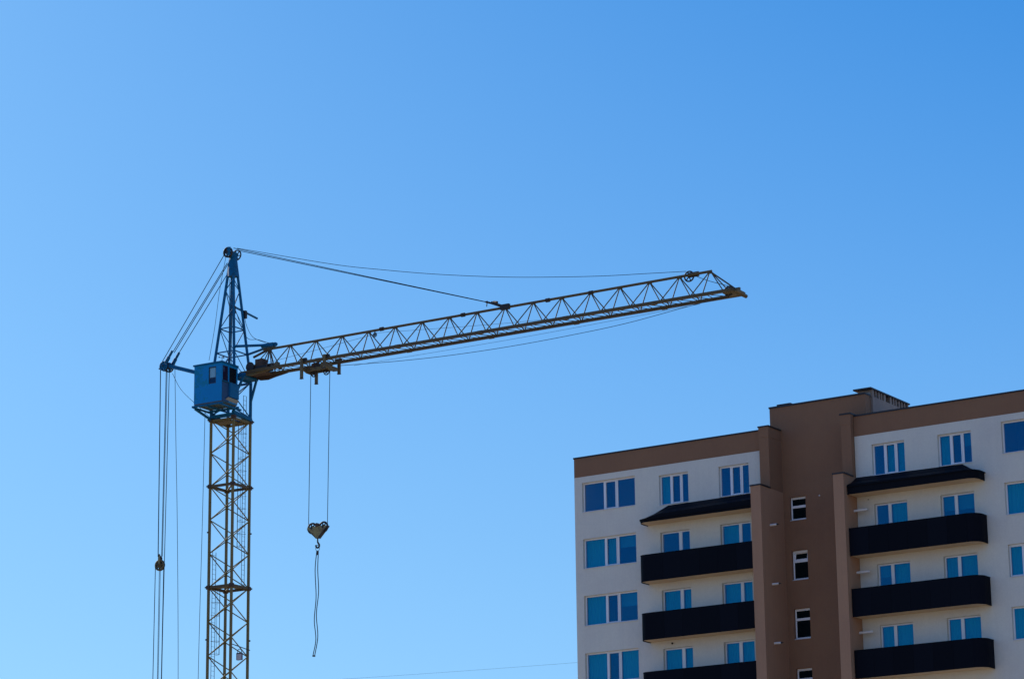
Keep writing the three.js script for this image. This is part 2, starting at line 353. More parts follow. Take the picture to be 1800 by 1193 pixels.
// hipped canopies over the top balconies
function canopy(eave, ridge, left) {
  const c = sub('canopy', house), pos = [], eb = Yv(-3.88);
  const quad = (a, b, cc, d) => pos.push(...a, ...b, ...cc, ...a, ...cc, ...d);
  const mid = (e, r) => [(e[0] + r[0]) / 2, (e[1] + r[1]) / 2 - 0.05, (e[2] + r[2]) / 2];
  const E = eave.map(([u, w, v]) => [u, Yv(v), w]), R = ridge.map(([u, v]) => [u, Yv(v), 0.01]);
  for (let i = 0; i + 1 < E.length; i++) {
    const m0 = mid(E[i], R[i]), m1 = mid(E[i + 1], R[i + 1]);
    quad(E[i], E[i + 1], m1, m0); quad(m0, m1, R[i + 1], R[i]);
  }
  const g = new THREE.BufferGeometry(); g.setAttribute('position', new THREE.Float32BufferAttribute(pos, 3));
  g.setAttribute('uv', new THREE.Float32BufferAttribute(new Float32Array(pos.length / 3 * 2), 2)); g.computeVertexNormals();
  put('roof_sheet', g, M.roof, c);
  // fascia follows the eave; its top edge follows the eave height
  const f = [], o = E.map((e) => [e[0], eb, e[2]]);
  for (let i = 0; i + 1 < E.length; i++) f.push(...o[i], ...o[i + 1], ...E[i + 1], ...o[i], ...E[i + 1], ...E[i]);
  const inn = offset(eave, 0.03).map(([u, w], i) => [u, 0, Math.max(w, 0.005)]);
  for (let i = 0; i + 1 < E.length; i++) { const a = [inn[i][0], eb, inn[i][2]], b = [inn[i + 1][0], eb, inn[i + 1][2]], a1 = [a[0], E[i][1], a[2]], b1 = [b[0], E[i + 1][1], b[2]]; f.push(...a, ...b1, ...b, ...a, ...a1, ...b1, ...o[i], ...b, ...o[i + 1], ...o[i], ...a, ...b); }
  const fg = new THREE.BufferGeometry(); fg.setAttribute('position', new THREE.Float32BufferAttribute(f, 3)); fg.setAttribute('uv', new THREE.Float32BufferAttribute(new Float32Array(f.length / 3 * 2), 2)); fg.computeVertexNormals();
  put('fascia', fg, M.roof, c);
  put('gutter', strip(offset(eave, -0.05), 0.045, Yv(eave[left ? 2 : eave.length - 3][2]) - 0.03, Yv(eave[left ? 2 : eave.length - 3][2]) + 0.02), M.roof, c).visible = true;
  const pl = inn.map(([u, , w]) => [u, w]);
  const plan = left ? [...pl.slice(0, -1), [10.49, 0.97], [10.49, 0.005]] : [[15.36, 0.005], [15.36, 0.97], ...pl.slice(1)];
  put('soffit', prism(plan, eb + 0.03, eb + 0.1), M.cream, c);
}
canopy([[4.12, 0.005, -3.74], [4.12, 0.6, -3.74], [4.25, 0.87, -3.73], [4.5, 1, -3.71], [5.3, 1, -3.56], [10.47, 1, -3.48]], [[5.29, -3.0], [5.29, -3.0], [5.29, -3.0], [5.3, -3.0], [5.7, -2.99], [10.47, -2.96]], true);
canopy([[15.38, 1, -3.43], [20.6, 1, -3.48], [21.36, 1, -3.5], [21.64, 0.88, -3.51], [21.76, 0.6, -3.52], [21.76, 0.005, -3.53]], [[15.38, -2.92], [20.4, -2.97], [20.71, -2.98], [20.71, -2.98], [20.71, -2.98], [20.71, -2.98]], false);

// ventilation shaft beside the stair tower
{
  const s = sub('ventilation_shaft', house);
  put('shaft_wall', box(14.85, 15.6, Yv(-0.5), Yv(1.24), -5.5, -1.62), M.shaft, s);
  put('vent_core', box(15.0, 15.4, Yv(1.24), Yv(1.56), -5.4, -1.8), M.void, s);
  const piers = [[-1.62, -1.78], [-1.98, -2.06], [-2.28, -2.4], [-2.56, -2.66], [-2.84, -3.04], [-3.5, -3.66], [-3.84, -3.94], [-4.1, -4.2], [-4.44, -4.54], [-4.74, -4.84], [-5.04, -5.14], [-5.38, -5.5]];
  for (const [a, b] of piers) put('pier', box(14.85, 15.6, Yv(1.24), Yv(1.56), b, a), M.shaft, s);
  put('shaft_cap', box(14.72, 15.66, Yv(1.56), Yv(1.63), -5.56, -1.36), M.coping, s);
  put('cap_hood', box(15.1, 15.5, Yv(1.63), Yv(1.72), -5.1, -4.55), M.coping, s);
  put('flashing', box(14.9, 15.5, Yv(1.31), Yv(1.4), -1.62, -1.47), M.grey, s);
}

// ------------------------------------------------------------------ tower crane
const CT = -31 * D2R, CP = [-17.74, 0, -173.96];
const crane = thing('tower_crane', 'tower crane with yellow lattice mast and jib and a blue cab and head', 'tower crane', CP, CT);
const V = (x, y, z) => new THREE.Vector3(x, y + EYE, z);    // heights in the crane are measured from the eye level
const half = (y) => y < 43.5 ? 0.875 : 0.875 - (y - 43.5) * 0.0937;
const corner = (sx, sz, y) => V(sx * half(y), y, sz * half(y));
// left (-,+), near (+,+), right (+,-), far (-,-)
const L = (y) => corner(-1, 1, y), N = (y) => corner(1, 1, y), R = (y) => corner(1, -1, y), F = (y) => corner(-1, -1, y);
function zigzag(parent, nodes, r, material) {               // nodes: [outer height, inner height, outer height ...]
  for (let i = 0; i + 1 < nodes.length; i++) {
    const out = i % 2 === 0 ? nodes[i] : nodes[i + 1], inn = i % 2 === 0 ? nodes[i + 1] : nodes[i];
    for (const [A, B] of [[L, N], [L, F], [R, N], [R, F]]) bar('diagonal_brace', A(out), B(inn), r, material, parent);
  }
}
function ring(parent, y, r, material, cross) {
  for (const [A, B] of [[L, N], [N, R], [R, F], [F, L]]) bar('ring_beam', A(y), B(y), r, material, parent, UNIT_SQUARE);
  if (cross) bar('ring_beam', N(y), F(y), r * 0.8, material, parent);
}
// mast
const mast = sub('mast', crane, 'yellow lattice mast');
const TOP = 40.94, STEP = 2.12;
for (const C of [L, N, R, F]) bar('chord', C(-EYE), C(TOP), 0.066, M.mast, mast, UNIT_SQUARE);
{
  const nodes = []; for (let k = 0; k <= 10; k++) nodes.push(TOP - STEP * k, TOP - STEP * (k + 0.5)); nodes.pop();
  zigzag(mast, nodes, 0.034, M.mast);
  for (const k of [2, 5, 8]) ring(mast, TOP - STEP * k, 0.075, M.yellow, true);
  ring(mast, TOP - 0.06, 0.06, M.mast, false);
  for (const k of [0, 2, 5, 8]) for (const C of [L, N, R, F]) {        // flange bolts at the section joints
    const p = C(TOP - STEP * k), s = new THREE.Vector3(Math.sign(p.x), 0, Math.sign(p.z)).normalize();
    const m = put('flange', new THREE.BoxGeometry(0.24, 0.24, 0.24), M.rust, mast); m.position.copy(p);
    bar('flange_bolt', p, p.clone().addScaledVector(s, 0.24), 0.05, M.iron, mast);
  }
  for (const y of [34.0 - 0.2, 27.1]) for (const C of [L, R]) { const p = C(y), s = new THREE.Vector3(Math.sign(p.x), 0, Math.sign(p.z)).normalize(); bar('step_lug', p, p.clone().addScaledVector(s, 0.16), 0.05, M.iron, mast); }
}
// working platforms in the mast
function platform(y, plates, material) { for (const [x0, x1, z0, z1, dy] of plates) put('platform_plate', box(x0, x1, y + EYE + dy, y + EYE + dy + 0.09, z0, z1), material, mast); }
platform(TOP, [[-0.8, 0.5, -0.05, 0.8, -0.16], [0.0, 0.82, -0.82, -0.35, -0.1]], M.olive);
platform(TOP - STEP * 5, [[-0.82, 0.82, 0.0, 0.82, 0.02], [0.1, 0.82, -0.82, 0.0, 0.03]], M.olive);
put('platform_plate', box(-0.3, 0.4, TOP - STEP * 5 + EYE + 0.09, TOP - STEP * 5 + EYE + 0.2, -0.2, 0.3), M.iron, mast);
// ladders with safety cages
function ladder(x, z0, z1, y0, y1, dir, cageY0, cageY1) {
  const g = sub('ladder', crane), zc = (z0 + z1) / 2;
  for (const z of [z0, z1]) bar('rail', V(x, y0, z), V(x, y1, z), 0.018, M.iron, g);
  for (let y = y0 + 0.2; y < y1; y += 0.3) bar('rung', V(x, y, z0), V(x, y, z1), 0.009, M.iron, g);
  for (let y = cageY0; y < cageY1; y += 0.8) {
    const pts = Array.from({ length: 9 }, (_, i) => { const a = i / 8 * Math.PI; return V(x + dir * Math.sin(a) * 0.46, y, zc - Math.cos(a) * 0.26); });
    put('cage_hoop', new THREE.TubeGeometry(new THREE.CatmullRomCurve3(pts), 16, 0.013, 5), M.iron, g);
  }
  for (const a of [0.3, 0.5, 0.7]) bar('cage_strap', V(x + dir * Math.sin(a * Math.PI) * 0.46, cageY0, zc - Math.cos(a * Math.PI) * 0.26), V(x + dir * Math.sin(a * Math.PI) * 0.46, cageY1, zc - Math.cos(a * Math.PI) * 0.26), 0.011, M.iron, g);
}
ladder(0.66, -0.72, -0.42, 30.4, 42.6, -1, 33.0, 40.8);
ladder(-0.72, 0.38, 0.72, 20.2, 32.6, 1, 26.2, 30.2);
ladder(-0.1, -0.12, 0.18, 42.6, 50.2, -1, 51, 51);

// slewing section and head (blue)
const head = sub('tower_head', crane, 'blue four legged head of the crane');
for (const C of [L, N, R, F]) { bar('leg', C(TOP), C(43.5), 0.07, M.blue, head, UNIT_SQUARE); bar('leg', C(43.5), C(50.4), 0.062, M.blue, head, UNIT_SQUARE); }
zigzag(head, [43.5, 42.3, 41.2], 0.036, M.blue);
zigzag(head, [49.45, 48.2, 46.9, 45.3, 43.5], 0.026, M.blue);
zigzag(head, [49.45, 50.2], 0.026, M.blue);
ring(head, 41.12, 0.1, M.blue, true); ring(head, 43.45, 0.06, M.blue, false); ring(head, 45.3, 0.032, M.blue, false); ring(head, 46.9, 0.03, M.blue, false);
{
  const g = new THREE.CylinderGeometry(0.17 * Math.SQRT2, 0.3 * Math.SQRT2, 1.35, 4); g.rotateY(Math.PI / 4); g.translate(0, 51.05 + EYE, 0);
  put('head_plate', g, M.blue, head);
  put('head_plate', box(-0.14, 0.14, 51.6 + EYE, 52.0 + EYE, -0.3, 0.3), M.blue, head);
  bar('ring_beam', V(0.33, 48.3, 0.3), V(0.5, 48.0, -2.0), 0.05, M.blue, head, UNIT_SQUARE);       // outrigger bar
  put('cable_box', box(0.42, 0.62, 47.7 + EYE, 48.2 + EYE, -0.75, -0.55), M.iron, head);
  put('cable_box', box(0.3, 0.5, 47.8 + EYE, 48.3 + EYE, 0.3, 0.45), M.iron, head);
}
// sheaves: rim, spokes and hub
function sheaveGeo(r, t, spokes, solid) {
  const parts = [new THREE.TorusGeometry(r - t, t, 10, 40).toNonIndexed()];
  const hub = new THREE.CylinderGeometry(r * 0.24, r * 0.24, t * 3.2, 18); hub.rotateX(Math.PI / 2); parts.push(hub.toNonIndexed());
  if (solid) { const d = new THREE.CylinderGeometry(r * solid, r * solid, t * 0.9, 30); d.rotateX(Math.PI / 2); parts.push(d.toNonIndexed()); }
  for (let i = 0; i < spokes; i++) { const s = new THREE.BoxGeometry(r * 0.15, r - t, t * 1.1); s.translate(0, (r - t) / 2, 0); s.rotateZ(i / spokes * Math.PI * 2 + 0.3); parts.push(s.toNonIndexed()); }
  return mergeGeometries(parts);
}
function sheave(x, y, z, r, parent, material = M.iron, spokes = 6, solid = 0, t = 0.045) { const m = put('sheave', sheaveGeo(r, t, spokes, solid), material, parent); m.position.copy(V(x, y, z)); return m; }
sheave(-0.12, 51.93, 0.42, 0.355, crane, M.iron, 5, 0.46); sheave(-0.12, 51.93, 0.34, 0.345, crane, M.iron, 5, 0.4);
put('sheave_cover', box(-0.1, 0.14, 51.7 + EYE, 52.24 + EYE, 0.46, 0.49), M.blue, crane);
sheave(-0.06, 51.93, -0.46, 0.37, crane);
bar('sheave_axle', V(-0.08, 51.93, -0.54), V(-0.08, 51.93, 0.5), 0.06, M.iron, crane);

// rear strut with its rope sheaves
const rear = sub('rear_strut', crane, 'blue strut with rope sheaves behind the cab');
bar('beam', V(-0.7, 43.75, 0.5), V(-4.95, 45.22, 0.06), 0.11, M.blue, rear, UNIT_SQUARE);
bar('beam', V(-0.8, 43.75, -0.5), V(-4.95, 45.22, -0.06), 0.07, M.blue, rear, UNIT_SQUARE);
sheave(-5.2, 45.2, 0.3, 0.32, rear, M.blue, 6, 0.62); sheave(-5.2, 45.2, 0.16, 0.33, rear, M.iron, 6, 0.5); sheave(-5.18, 45.2, -0.16, 0.33, rear, M.blue, 6, 0.3); sheave(-5.16, 45.2, -0.32, 0.32, rear, M.iron, 5);
bar('axle', V(-5.2, 45.2, 0.42), V(-5.2, 45.2, -0.42), 0.05, M.iron, rear);
bar('lug', V(-5.3, 45.2, 0.0), V(-5.72, 45.12, 0.1), 0.05, M.iron, rear);
for (const [x, y, z, x1, y1] of [[-5.0, 45.4, 0.3, -4.5, 46.1], [-4.92, 45.4, -0.3, -4.42, 46.1]]) { bar('turnbuckle', V(x, y, z), V(x1 * 0.45 + x * 0.55, y1 * 0.45 + y * 0.55, z), 0.12, M.blue, rear); bar('turnbuckle', V(x1 * 0.45 + x * 0.55, y1 * 0.45 + y * 0.55, z), V(x1, y1, z), 0.085, M.blue, rear); }

// ropes behind the mast and up to the head
const RT = 0.019, RN = 0.014;
rope('hoist_rope', [V(-5.44, 45.38, 0.25), V(-0.4, 51.95, 0.3)], RT, M.rope, crane);
rope('stay_rope', [V(-4.5, 46.0, 0.28), V(-0.28, 51.3, 0.22)], RT, M.rope, crane);
rope('stay_rope', [V(-4.44, 45.98, 0.2), V(-0.26, 51.28, 0.14)], RT, M.rope, crane);
rope('stay_rope', [V(-4.46, 46.0, -0.26), V(-0.3, 51.05, -0.2)], RT, M.rope, crane);
rope('signal_cable', [V(-1.71, 45.1, 0.1), V(-1.3, 47.2, 0.1), V(-0.95, 49.6, 0.1), V(-0.5, 51.75, 0.1)], 0.012, M.rope, crane);
rope('hoist_rope', [V(-5.47, 45.1, 0.25), V(-5.4, 32.85, 0.2)], 0.024, M.rope, crane);
rope('hoist_rope', [V(-5.2, 44.95, 0.0), V(-5.28, 32.9, 0)], RT, M.rope, crane);
rope('hoist_rope', [V(-5.17, 44.95, -0.06), V(-5.26, 32.9, -0.06)], RN, M.rope, crane);
rope('hoist_rope', [V(-5.11, 44.95, -0.2), V(-5.21, 32.3, -0.2), V(-5.27, 24, -0.2)], RT, M.rope, crane);
rope('tail_rope', [V(-5.21, 32.2, -0.16), V(-5.26, 12, -0.16)], 0.026, M.rope, crane);
rope('signal_cable', [V(-4.72, 45.36, -0.26), V(-4.5, 40, -0.25), V(-4.31, 35.7, -0.25), V(-3.99, 25.1, -0.25), V(-3.9, 14, -0.25)], RN, M.rope, crane);
rope('tail_rope', [V(-5.6, 32.2, 0.2), V(-5.66, 12, 0.2)], RT, M.rope, crane);
rope('tail_rope', [V(-5.44, 32.15, 0.0), V(-5.4, 12, 0)], RN, M.rope, crane);
rope('tail_rope', [V(-5.36, 32.15, 0.0), V(-5.37, 12, 0)], RN, M.rope, crane);
rope('signal_cable', [V(-1.12, 41.5, 1.2), V(-1.2, 34, 1.2), V(-1.3, 27, 1.2), V(-1.4, 12, 1.2)], RN, M.rope, crane);
rope('signal_cable', [V(-4.46, 44.6, 0.3), V(-3.7, 43.45, 0.4), V(-2.2, 42.1, 0.5), V(-0.95, 41.1, 0.8)], 0.012, M.rope, crane);

// cab
{
  const cab = sub('cab', crane, 'blue box cab of the crane driver'), x0 = -0.94, x1 = 1.2, z0 = 1.0, z1 = 2.6, y0 = 41.62, y1 = 44.05, e = EYE, t = 0.05, wl = 0.18, wr = 0.75, wb = 42.78, wt = 43.86;
  const s = outline([[x0, y0 + e], [x1, y0 + e], [x1, y1 + e], [x0, y1 + e]]); hole(s, wl, wr, wb + e, wt + e);
  const g = extrude(s, t); g.translate(0, 0, z1 - t); put('side_wall', g, M.cabBlue, cab);
  put('side_wall', box(x0, x0 + t, y0 + e, y1 + e, z0, z1 - t), M.cabBlue, cab);
  put('side_wall', box(x0, x1, y0 + e, y1 + e, z0 - t, z0), M.cabBlue, cab);
  const fs = outline([[wl - 0.01, wb + e - 0.01], [wr + 0.01, wb + e - 0.01], [wr + 0.01, wt + e + 0.01], [wl - 0.01, wt + e + 0.01]]); hole(fs, wl + 0.06, wr - 0.06, wb + e + 0.4, wt + e - 0.06); hole(fs, wl + 0.06, wr - 0.06, wb + e + 0.06, wb + e + 0.34);
  const fg = extrude(fs, 0.04); fg.translate(0, 0, z1 - 0.075); put('window_frame', fg, std([0.015, 0.04, 0.08], 0.6), cab);
  put('window_pane', box(wl + 0.05, wr - 0.05, wb + e + 0.39, wt + e - 0.05, z1 - 0.07, z1 - 0.06), new THREE.MeshPhysicalMaterial({ color: new THREE.Color().setRGB(0.2, 0.42, 0.54), roughness: 0.25 }), cab);
  put('window_pane', box(wl + 0.05, wr - 0.05, wb + e + 0.05, wb + e + 0.35, z1 - 0.07, z1 - 0.06), glass([0.01, 0.02, 0.05], 1.5), cab);
  // front: glazed above, a bay below on the mast side
  const q = outline([[-(z1 - t), y0 + e], [-z0, y0 + e], [-z0, y1 + e], [-(z1 - t), y1 + e]]);
  hole(q, -2.5, -1.94, 42.95 + e, 43.9 + e); hole(q, -1.82, -1.06, 42.95 + e, 43.9 + e);
  const fr = extrude(q, t); fr.rotateY(Math.PI / 2); fr.translate(x1 - t, 0, 0); put('front_wall', fr, M.cabBlue, cab);
  put('window_pane', box(x1 - 0.04, x1 - 0.03, 42.93 + e, 43.92 + e, 1.92, 2.52), glass([0.02, 0.015, 0.04], 1.5), cab);
  put('window_pane', box(x1 - 0.04, x1 - 0.03, 42.93 + e, 43.92 + e, 1.04, 1.84), glass([0.008, 0.012, 0.02], 1.5), cab);
  put('ledge', box(x1, x1 + 0.09, 42.86 + e, 42.92 + e, z0, z1), M.blue, cab);
  put('front_bay', prism([[x1 + 0.021, 1.9], [x1 + 0.14, 1.88], [x1 + 0.14, 0.98], [x1 + 0.021, 0.98]], 41.95 + e, 42.855 + e), new THREE.MeshPhysicalMaterial({ map: paintMap([0.0005, 0.13, 0.31], [0.002, 0.1, 0.2], 0.62, 4), roughness: 0.6, specularIntensity: 0.4 }), cab);
  put('shaded_lower_front', box(x1, x1 + 0.02, y0 + e, 42.855 + e, 1.9, 2.56), std([0.006, 0.06, 0.16], 0.6), cab);  // dark blue paints in the shade of a recess beside the bay
  const sk = [[2.1, 41.9, 1.36], [0.99, 41.88, 1.36], [0.99, 41.57, 1.1], [2.34, 41.62, 1.1]].map(([z, y, x]) => [x, y + e, z]);
  const kick = new THREE.BufferGeometry(); kick.setAttribute('position', new THREE.Float32BufferAttribute([...sk[0], ...sk[2], ...sk[1], ...sk[0], ...sk[3], ...sk[2], ...sk[0], ...sk[1], ...sk[2], ...sk[0], ...sk[2], ...sk[3]].map((v, i) => i < 18 ? v : v + (i % 3 === 0 ? -0.02 : 0)), 3));
  kick.setAttribute('uv', new THREE.Float32BufferAttribute(new Float32Array(24), 2)); kick.computeVertexNormals();
  put('sloping_panel', kick, M.grey, cab);
  put('cab_roof', box(x0 - 0.06, x1 + 0.07, y1 + e, y1 + e + 0.09, z0 - 0.06, z1 + 0.07), M.blue, cab);
  for (let i = 0; i < 7; i++) put('floor_board', box(x0 + 0.02, x1 - 0.02, y0 + e - 0.08, y0 + e - 0.005 * (i % 2), z0 + i * 0.229, z0 + (i + 1) * 0.229 - 0.012), i % 3 ? std([0.05, 0.11, 0.13], 0.8) : std([0.09, 0.09, 0.08], 0.8), cab);
  for (const z of [0.95, 2.6]) bar('floor_beam', V(x0 - 0.12, y0 - 0.15, z), V(x1 + 0.1, y0 - 0.15, z), 0.055, M.blue, cab, UNIT_SQUARE);
  for (const x of [x0 + 0.05, 0.1, x1 - 0.05]) bar('floor_beam', V(x, y0 - 0.22, 2.7), V(x, y0 - 0.22, 0.5), 0.05, M.blue, cab, UNIT_SQUARE);
  bar('floor_beam', V(0.9, 41.25, 1.0), V(0.9, 41.05, -0.9), 0.1, M.blue, cab, UNIT_SQUARE);
  bar('floor_beam', V(-0.9, 41.35, 2.5), V(-0.85, 40.95, 0.9), 0.06, M.blue, cab, UNIT_SQUARE);
  bar('anemometer_mast', V(0.45, 44.1, 1.6), V(0.45, 44.72, 1.6), 0.02, M.iron, cab);
  for (let i = 0; i < 3; i++) {
    const a = i * 2.094 + 0.5; bar('anemometer_arm', V(0.45, 44.66, 1.6), V(0.45 + Math.cos(a) * 0.16, 44.68, 1.6 + Math.sin(a) * 0.16), 0.01, M.iron, cab);
    const c = put('anemometer_cup', new THREE.SphereGeometry(0.045, 10, 8), M.iron, cab); c.position.copy(V(0.45 + Math.cos(a) * 0.18, 44.69, 1.6 + Math.sin(a) * 0.18));
  }
}

// jib
const jib = sub('jib', crane, 'long horizontal yellow lattice jib');
const TY = 45.22, BY = 43.77, BW = 0.62, PX = (k) => 4.54 + 1.962 * k;
bar('top_chord', V(2.5, TY - 0.02, 0), V(34.1, TY + 0.06, 0), 0.078, M.yellow, jib);
bar('top_chord', V(2.97, TY, 0), V(1.75, 44.82, 0.05), 0.075, M.rust, jib);
for (const s of [1, -1]) {
  bar('lower_chord', V(3, BY, s * BW), V(35.7, BY + 0.02, s * BW), 0.084, M.yellow, jib, UNIT_SQUARE);
  bar('lower_chord', V(1.0, BY + 0.02, s * 0.4), V(3.02, BY, s * BW), 0.1, M.yellow, jib, UNIT_SQUARE);
}
for (let k = -1; k < 16; k++) {
  const xt = k < 0 ? 2.97 : PX(k), t = TY + 0.06 * xt / 34;
  for (const s of [1, -1]) {
    bar('diagonal_brace', V(xt, t, 0), V(k < 0 ? 1.7 : PX(k) - 0.981, BY + 0.04, s * (k < 0 ? 0.47 : BW)), 0.033, M.yellow, jib);
    if (k === 15) bar('diagonal_brace', V(xt + 0.05, t, 0), V(35.1, BY + 0.04, s * BW), 0.033, M.yellow, jib);
    else bar('diagonal_brace', V(xt, t, 0), V(PX(k) + 0.981, BY + 0.04, s * BW), 0.033, M.yellow, jib);
  }
  const node = put('gusset', new THREE.BoxGeometry(0.26, 0.12, 0.14), M.yellow, jib); node.position.copy(V(xt, t - 0.06, 0));
  if (k >= 0) {
    const x = PX(k);
    bar('lacing', V(x - 0.981, BY, BW), V(x - 0.981, BY, -BW), 0.024, M.yellow, jib); bar('lacing', V(x, BY, BW), V(x, BY, -BW), 0.022, M.yellow, jib);
    bar('lacing', V(x - 0.981, BY, BW), V(x, BY, -BW), 0.022, M.yellow, jib); bar('lacing', V(x, BY, BW), V(x + 0.981, BY, -BW), 0.022, M.yellow, jib);
  }
}
bar('diagonal_brace', V(2.97, TY, 0), V(3.05, BY, 0.5), 0.045, M.rust, jib); bar('diagonal_brace', V(2.97, TY, 0), V(3.05, BY, -0.5), 0.045, M.rust, jib);
for (const x of [11.4, 17.28, 23.2, 26.14]) { const c = new THREE.CylinderGeometry(0.125, 0.125, 0.24, 14); c.rotateZ(Math.PI / 2); const m = put('chord_joint', c, M.iron, jib); m.position.copy(V(x, TY + 0.02, 0)); }
for (let k = 1; k < 16; k += 3) for (const s of [1, -1]) { const m = put('chord_joint', new THREE.BoxGeometry(0.34, 0.2, 0.19), M.yellow, jib); m.position.copy(V(PX(k) + 0.6, BY, s * BW)); }
// root of the jib: deck, winch and hinge
{
  const plate = (pts, z, t, m) => { const g = extrude(outline(pts.map(([x, y]) => [x, y + EYE])), t, 0.01); g.translate(0, 0, z); put('root_plate', g, m, jib); };
  plate([[1.0, 43.7], [1.9, 43.5], [2.5, 43.6], [3.3, 43.66], [3.3, 43.88], [1.0, 43.84]], 0.46, 0.1, M.olive);
  plate([[1.2, 43.72], [1.8, 43.46], [2.4, 43.42], [2.9, 43.52], [3.9, 43.66], [3.9, 43.8], [1.2, 43.84]], -0.68, 0.1, M.rust);
  put('root_deck', box(1.25, 2.9, BY + EYE - 0.1, BY + EYE - 0.05, -0.56, 0.44), M.rust, jib);
}
{
  const g = new THREE.CylinderGeometry(0.22, 0.22, 0.75, 20); g.rotateX(Math.PI / 2); const d = put('winch_drum', g, M.iron, jib); d.position.copy(V(1.75, BY + 0.36, 0.0));
  for (const z of [-0.42, 0.42]) { const c = new THREE.CylinderGeometry(0.31, 0.31, 0.05, 20); c.rotateX(Math.PI / 2); const m = put('winch_flange', c, M.iron, jib); m.position.copy(V(1.75, BY + 0.36, z)); }
  put('winch_motor', box(2.05, 2.62, BY + EYE + 0.34, BY + EYE + 0.82, -0.25, 0.3), M.rust, jib);
  put('winch_motor', box(1.9, 3.05, BY + EYE + 0.06, BY + EYE + 0.36, -0.3, 0.35), M.iron, jib);
  const t = new THREE.CylinderGeometry(0.15, 0.15, 0.4, 16); t.rotateZ(Math.PI / 2); const m = put('winch_brake', t, M.iron, jib); m.position.copy(V(3.05, BY + 0.32, 0.1));
  sheave(4.05, BY + 0.02, 0.4, 0.17, jib, M.iron, 5, 0.6); const bl = put('cable_box', new THREE.BoxGeometry(0.25, 0.3, 0.25), M.olive, jib); bl.position.copy(V(3.95, BY + 0.15, 0.56));
}
const hinge = sub('jib_hinge', crane, 'blue brackets that carry the root of the jib');
for (const s of [1, -1]) {
  bar('bracket', V(0.8, 43.62, s * 0.8), V(1.5, 43.66, s * 0.5), 0.085, M.blue, hinge, UNIT_SQUARE);
  bar('bracket', V(0.9, 42.25, s * 0.86), V(1.5, 43.6, s * 0.66), 0.06, M.blue, hinge, UNIT_SQUARE);
}
put('bracket', box(0.9, 1.55, 43.48 + EYE, 43.58 + EYE, -0.75, 0.75), M.blue, hinge);
bar('strut', V(0.7, 45.55, 0.7), V(3.2, 45.42, 0.06), 0.062, M.blue, hinge, UNIT_SQUARE);
bar('strut', V(0.7, 45.3, -0.7), V(3.2, 45.42, -0.06), 0.062, M.blue, hinge, UNIT_SQUARE);
put('strut_head', box(2.4, 3.3, 45.32 + EYE, 45.56 + EYE, -0.16, 0.16), M.blue, hinge);
{ const w = new THREE.CylinderGeometry(0.12, 0.12, 0.14, 16); w.rotateX(Math.PI / 2); const m = put('strut_pin', w, M.blue, hinge); m.position.copy(V(3.4, 45.45, 0)); }
// tip of the jib
{
  const tip = sub('jib_tip', crane, 'cross beam and sheave at the end of the jib');
  bar('end_beam', V(35.55, BY + 0.06, 0.72), V(35.75, BY - 0.02, -0.98), 0.115, M.yellow, tip);
  put('end_plate', box(34.95, 35.9, BY + EYE - 0.05, BY + EYE + 0.1, -0.6, 0.4), M.olive, tip);
  put('end_plate', box(35.2, 35.75, BY + EYE + 0.1, BY + EYE + 0.34, -0.3, -0.16), M.olive, tip);
  sheave(35.2, BY + 0.12, 0.12, 0.31, tip);
  bar('back_strut', V(34.0, TY + 0.05, 0), V(35.55, BY + 0.25, 0.05), 0.045, M.yellow, tip);
  rope('hoist_rope', [V(32.4, TY + 0.28, -0.1), V(33.8, 44.78, -0.05), V(35.2, BY + 0.42, 0.1)], RN, M.rope, tip);
}
sheave(32.57, TY + 0.02, -0.13, 0.34, jib);
put('sheave_bracket', box(32.5, 33.2, TY + EYE - 0.05, TY + EYE + 0.22, -0.2, -0.06), M.iron, jib);
sheave(10.92, 44.93, 0.04, 0.15, jib, M.iron, 5, 0.4, 0.03);
bar('sheave_bracket', V(10.92, TY, 0.04), V(10.92, 44.93, 0.04), 0.035, M.iron, jib);

// ropes that hold the jib and pull the trolley
rope('stay_rope', [V(0.2, 52.2, 0.22), V(19.3, 45.66, 0.06)], RT, M.rope, crane);
rope('stay_rope', [V(0.2, 52.16, -0.26), V(19.3, 45.66, -0.04)], RT, M.rope, crane);
{
  const st = sub('stay_shackle', crane);
  bar('shackle', V(18.9, 45.8, 0), V(19.5, 45.58, 0), 0.06, M.iron, st); bar('shackle', V(19.3, 45.68, 0), V(20.25, 45.26, 0), 0.085, M.iron, st, UNIT_SQUARE);
  put('pin_plate', box(19.95, 20.55, TY + EYE - 0.1, TY + EYE + 0.22, -0.1, 0.1), M.iron, st); bar('shackle', V(19.35, 45.75, -0.14), V(19.75, 45.62, 0.1), 0.075, M.rust, st); bar('shackle', V(19.0, 45.85, 0), V(18.95, 45.5, 0), 0.03, M.iron, st);
}
rope('trolley_rope', [[0.25, 52.26], [8.32, 49.81], [11.38, 49.04], [14.38, 48.33], [17.32, 47.71], [20.69, 47.08], [24.37, 46.51], [27.09, 46.14], [29.93, 45.83], [32.4, 45.56]].map(([x, y]) => V(x, y, -0.1)), RN, M.rope, crane);
rope('trolley_rope', [[8.0, 43.42], [10.46, 43.22], [13.37, 43.02], [16.67, 42.88], [20.63, 42.83], [24.61, 42.9], [28.35, 43.06], [33.35, 43.53], [35.1, 43.62]].map(([x, y]) => V(x, y, -0.1)), RN, M.rope, crane);
rope('trolley_rope', [V(2.2, 44.3, 0), V(6.5, 44.62, 0), V(10.8, 44.98, 0)], 0.0085, M.rope, crane);
rope('trolley_rope', [V(11.0, 45.05, 0), V(20.71, 44.24, 0), V(26.2, 43.95, 0), V(35, 43.9, 0)], 0.0075, M.rope, crane);
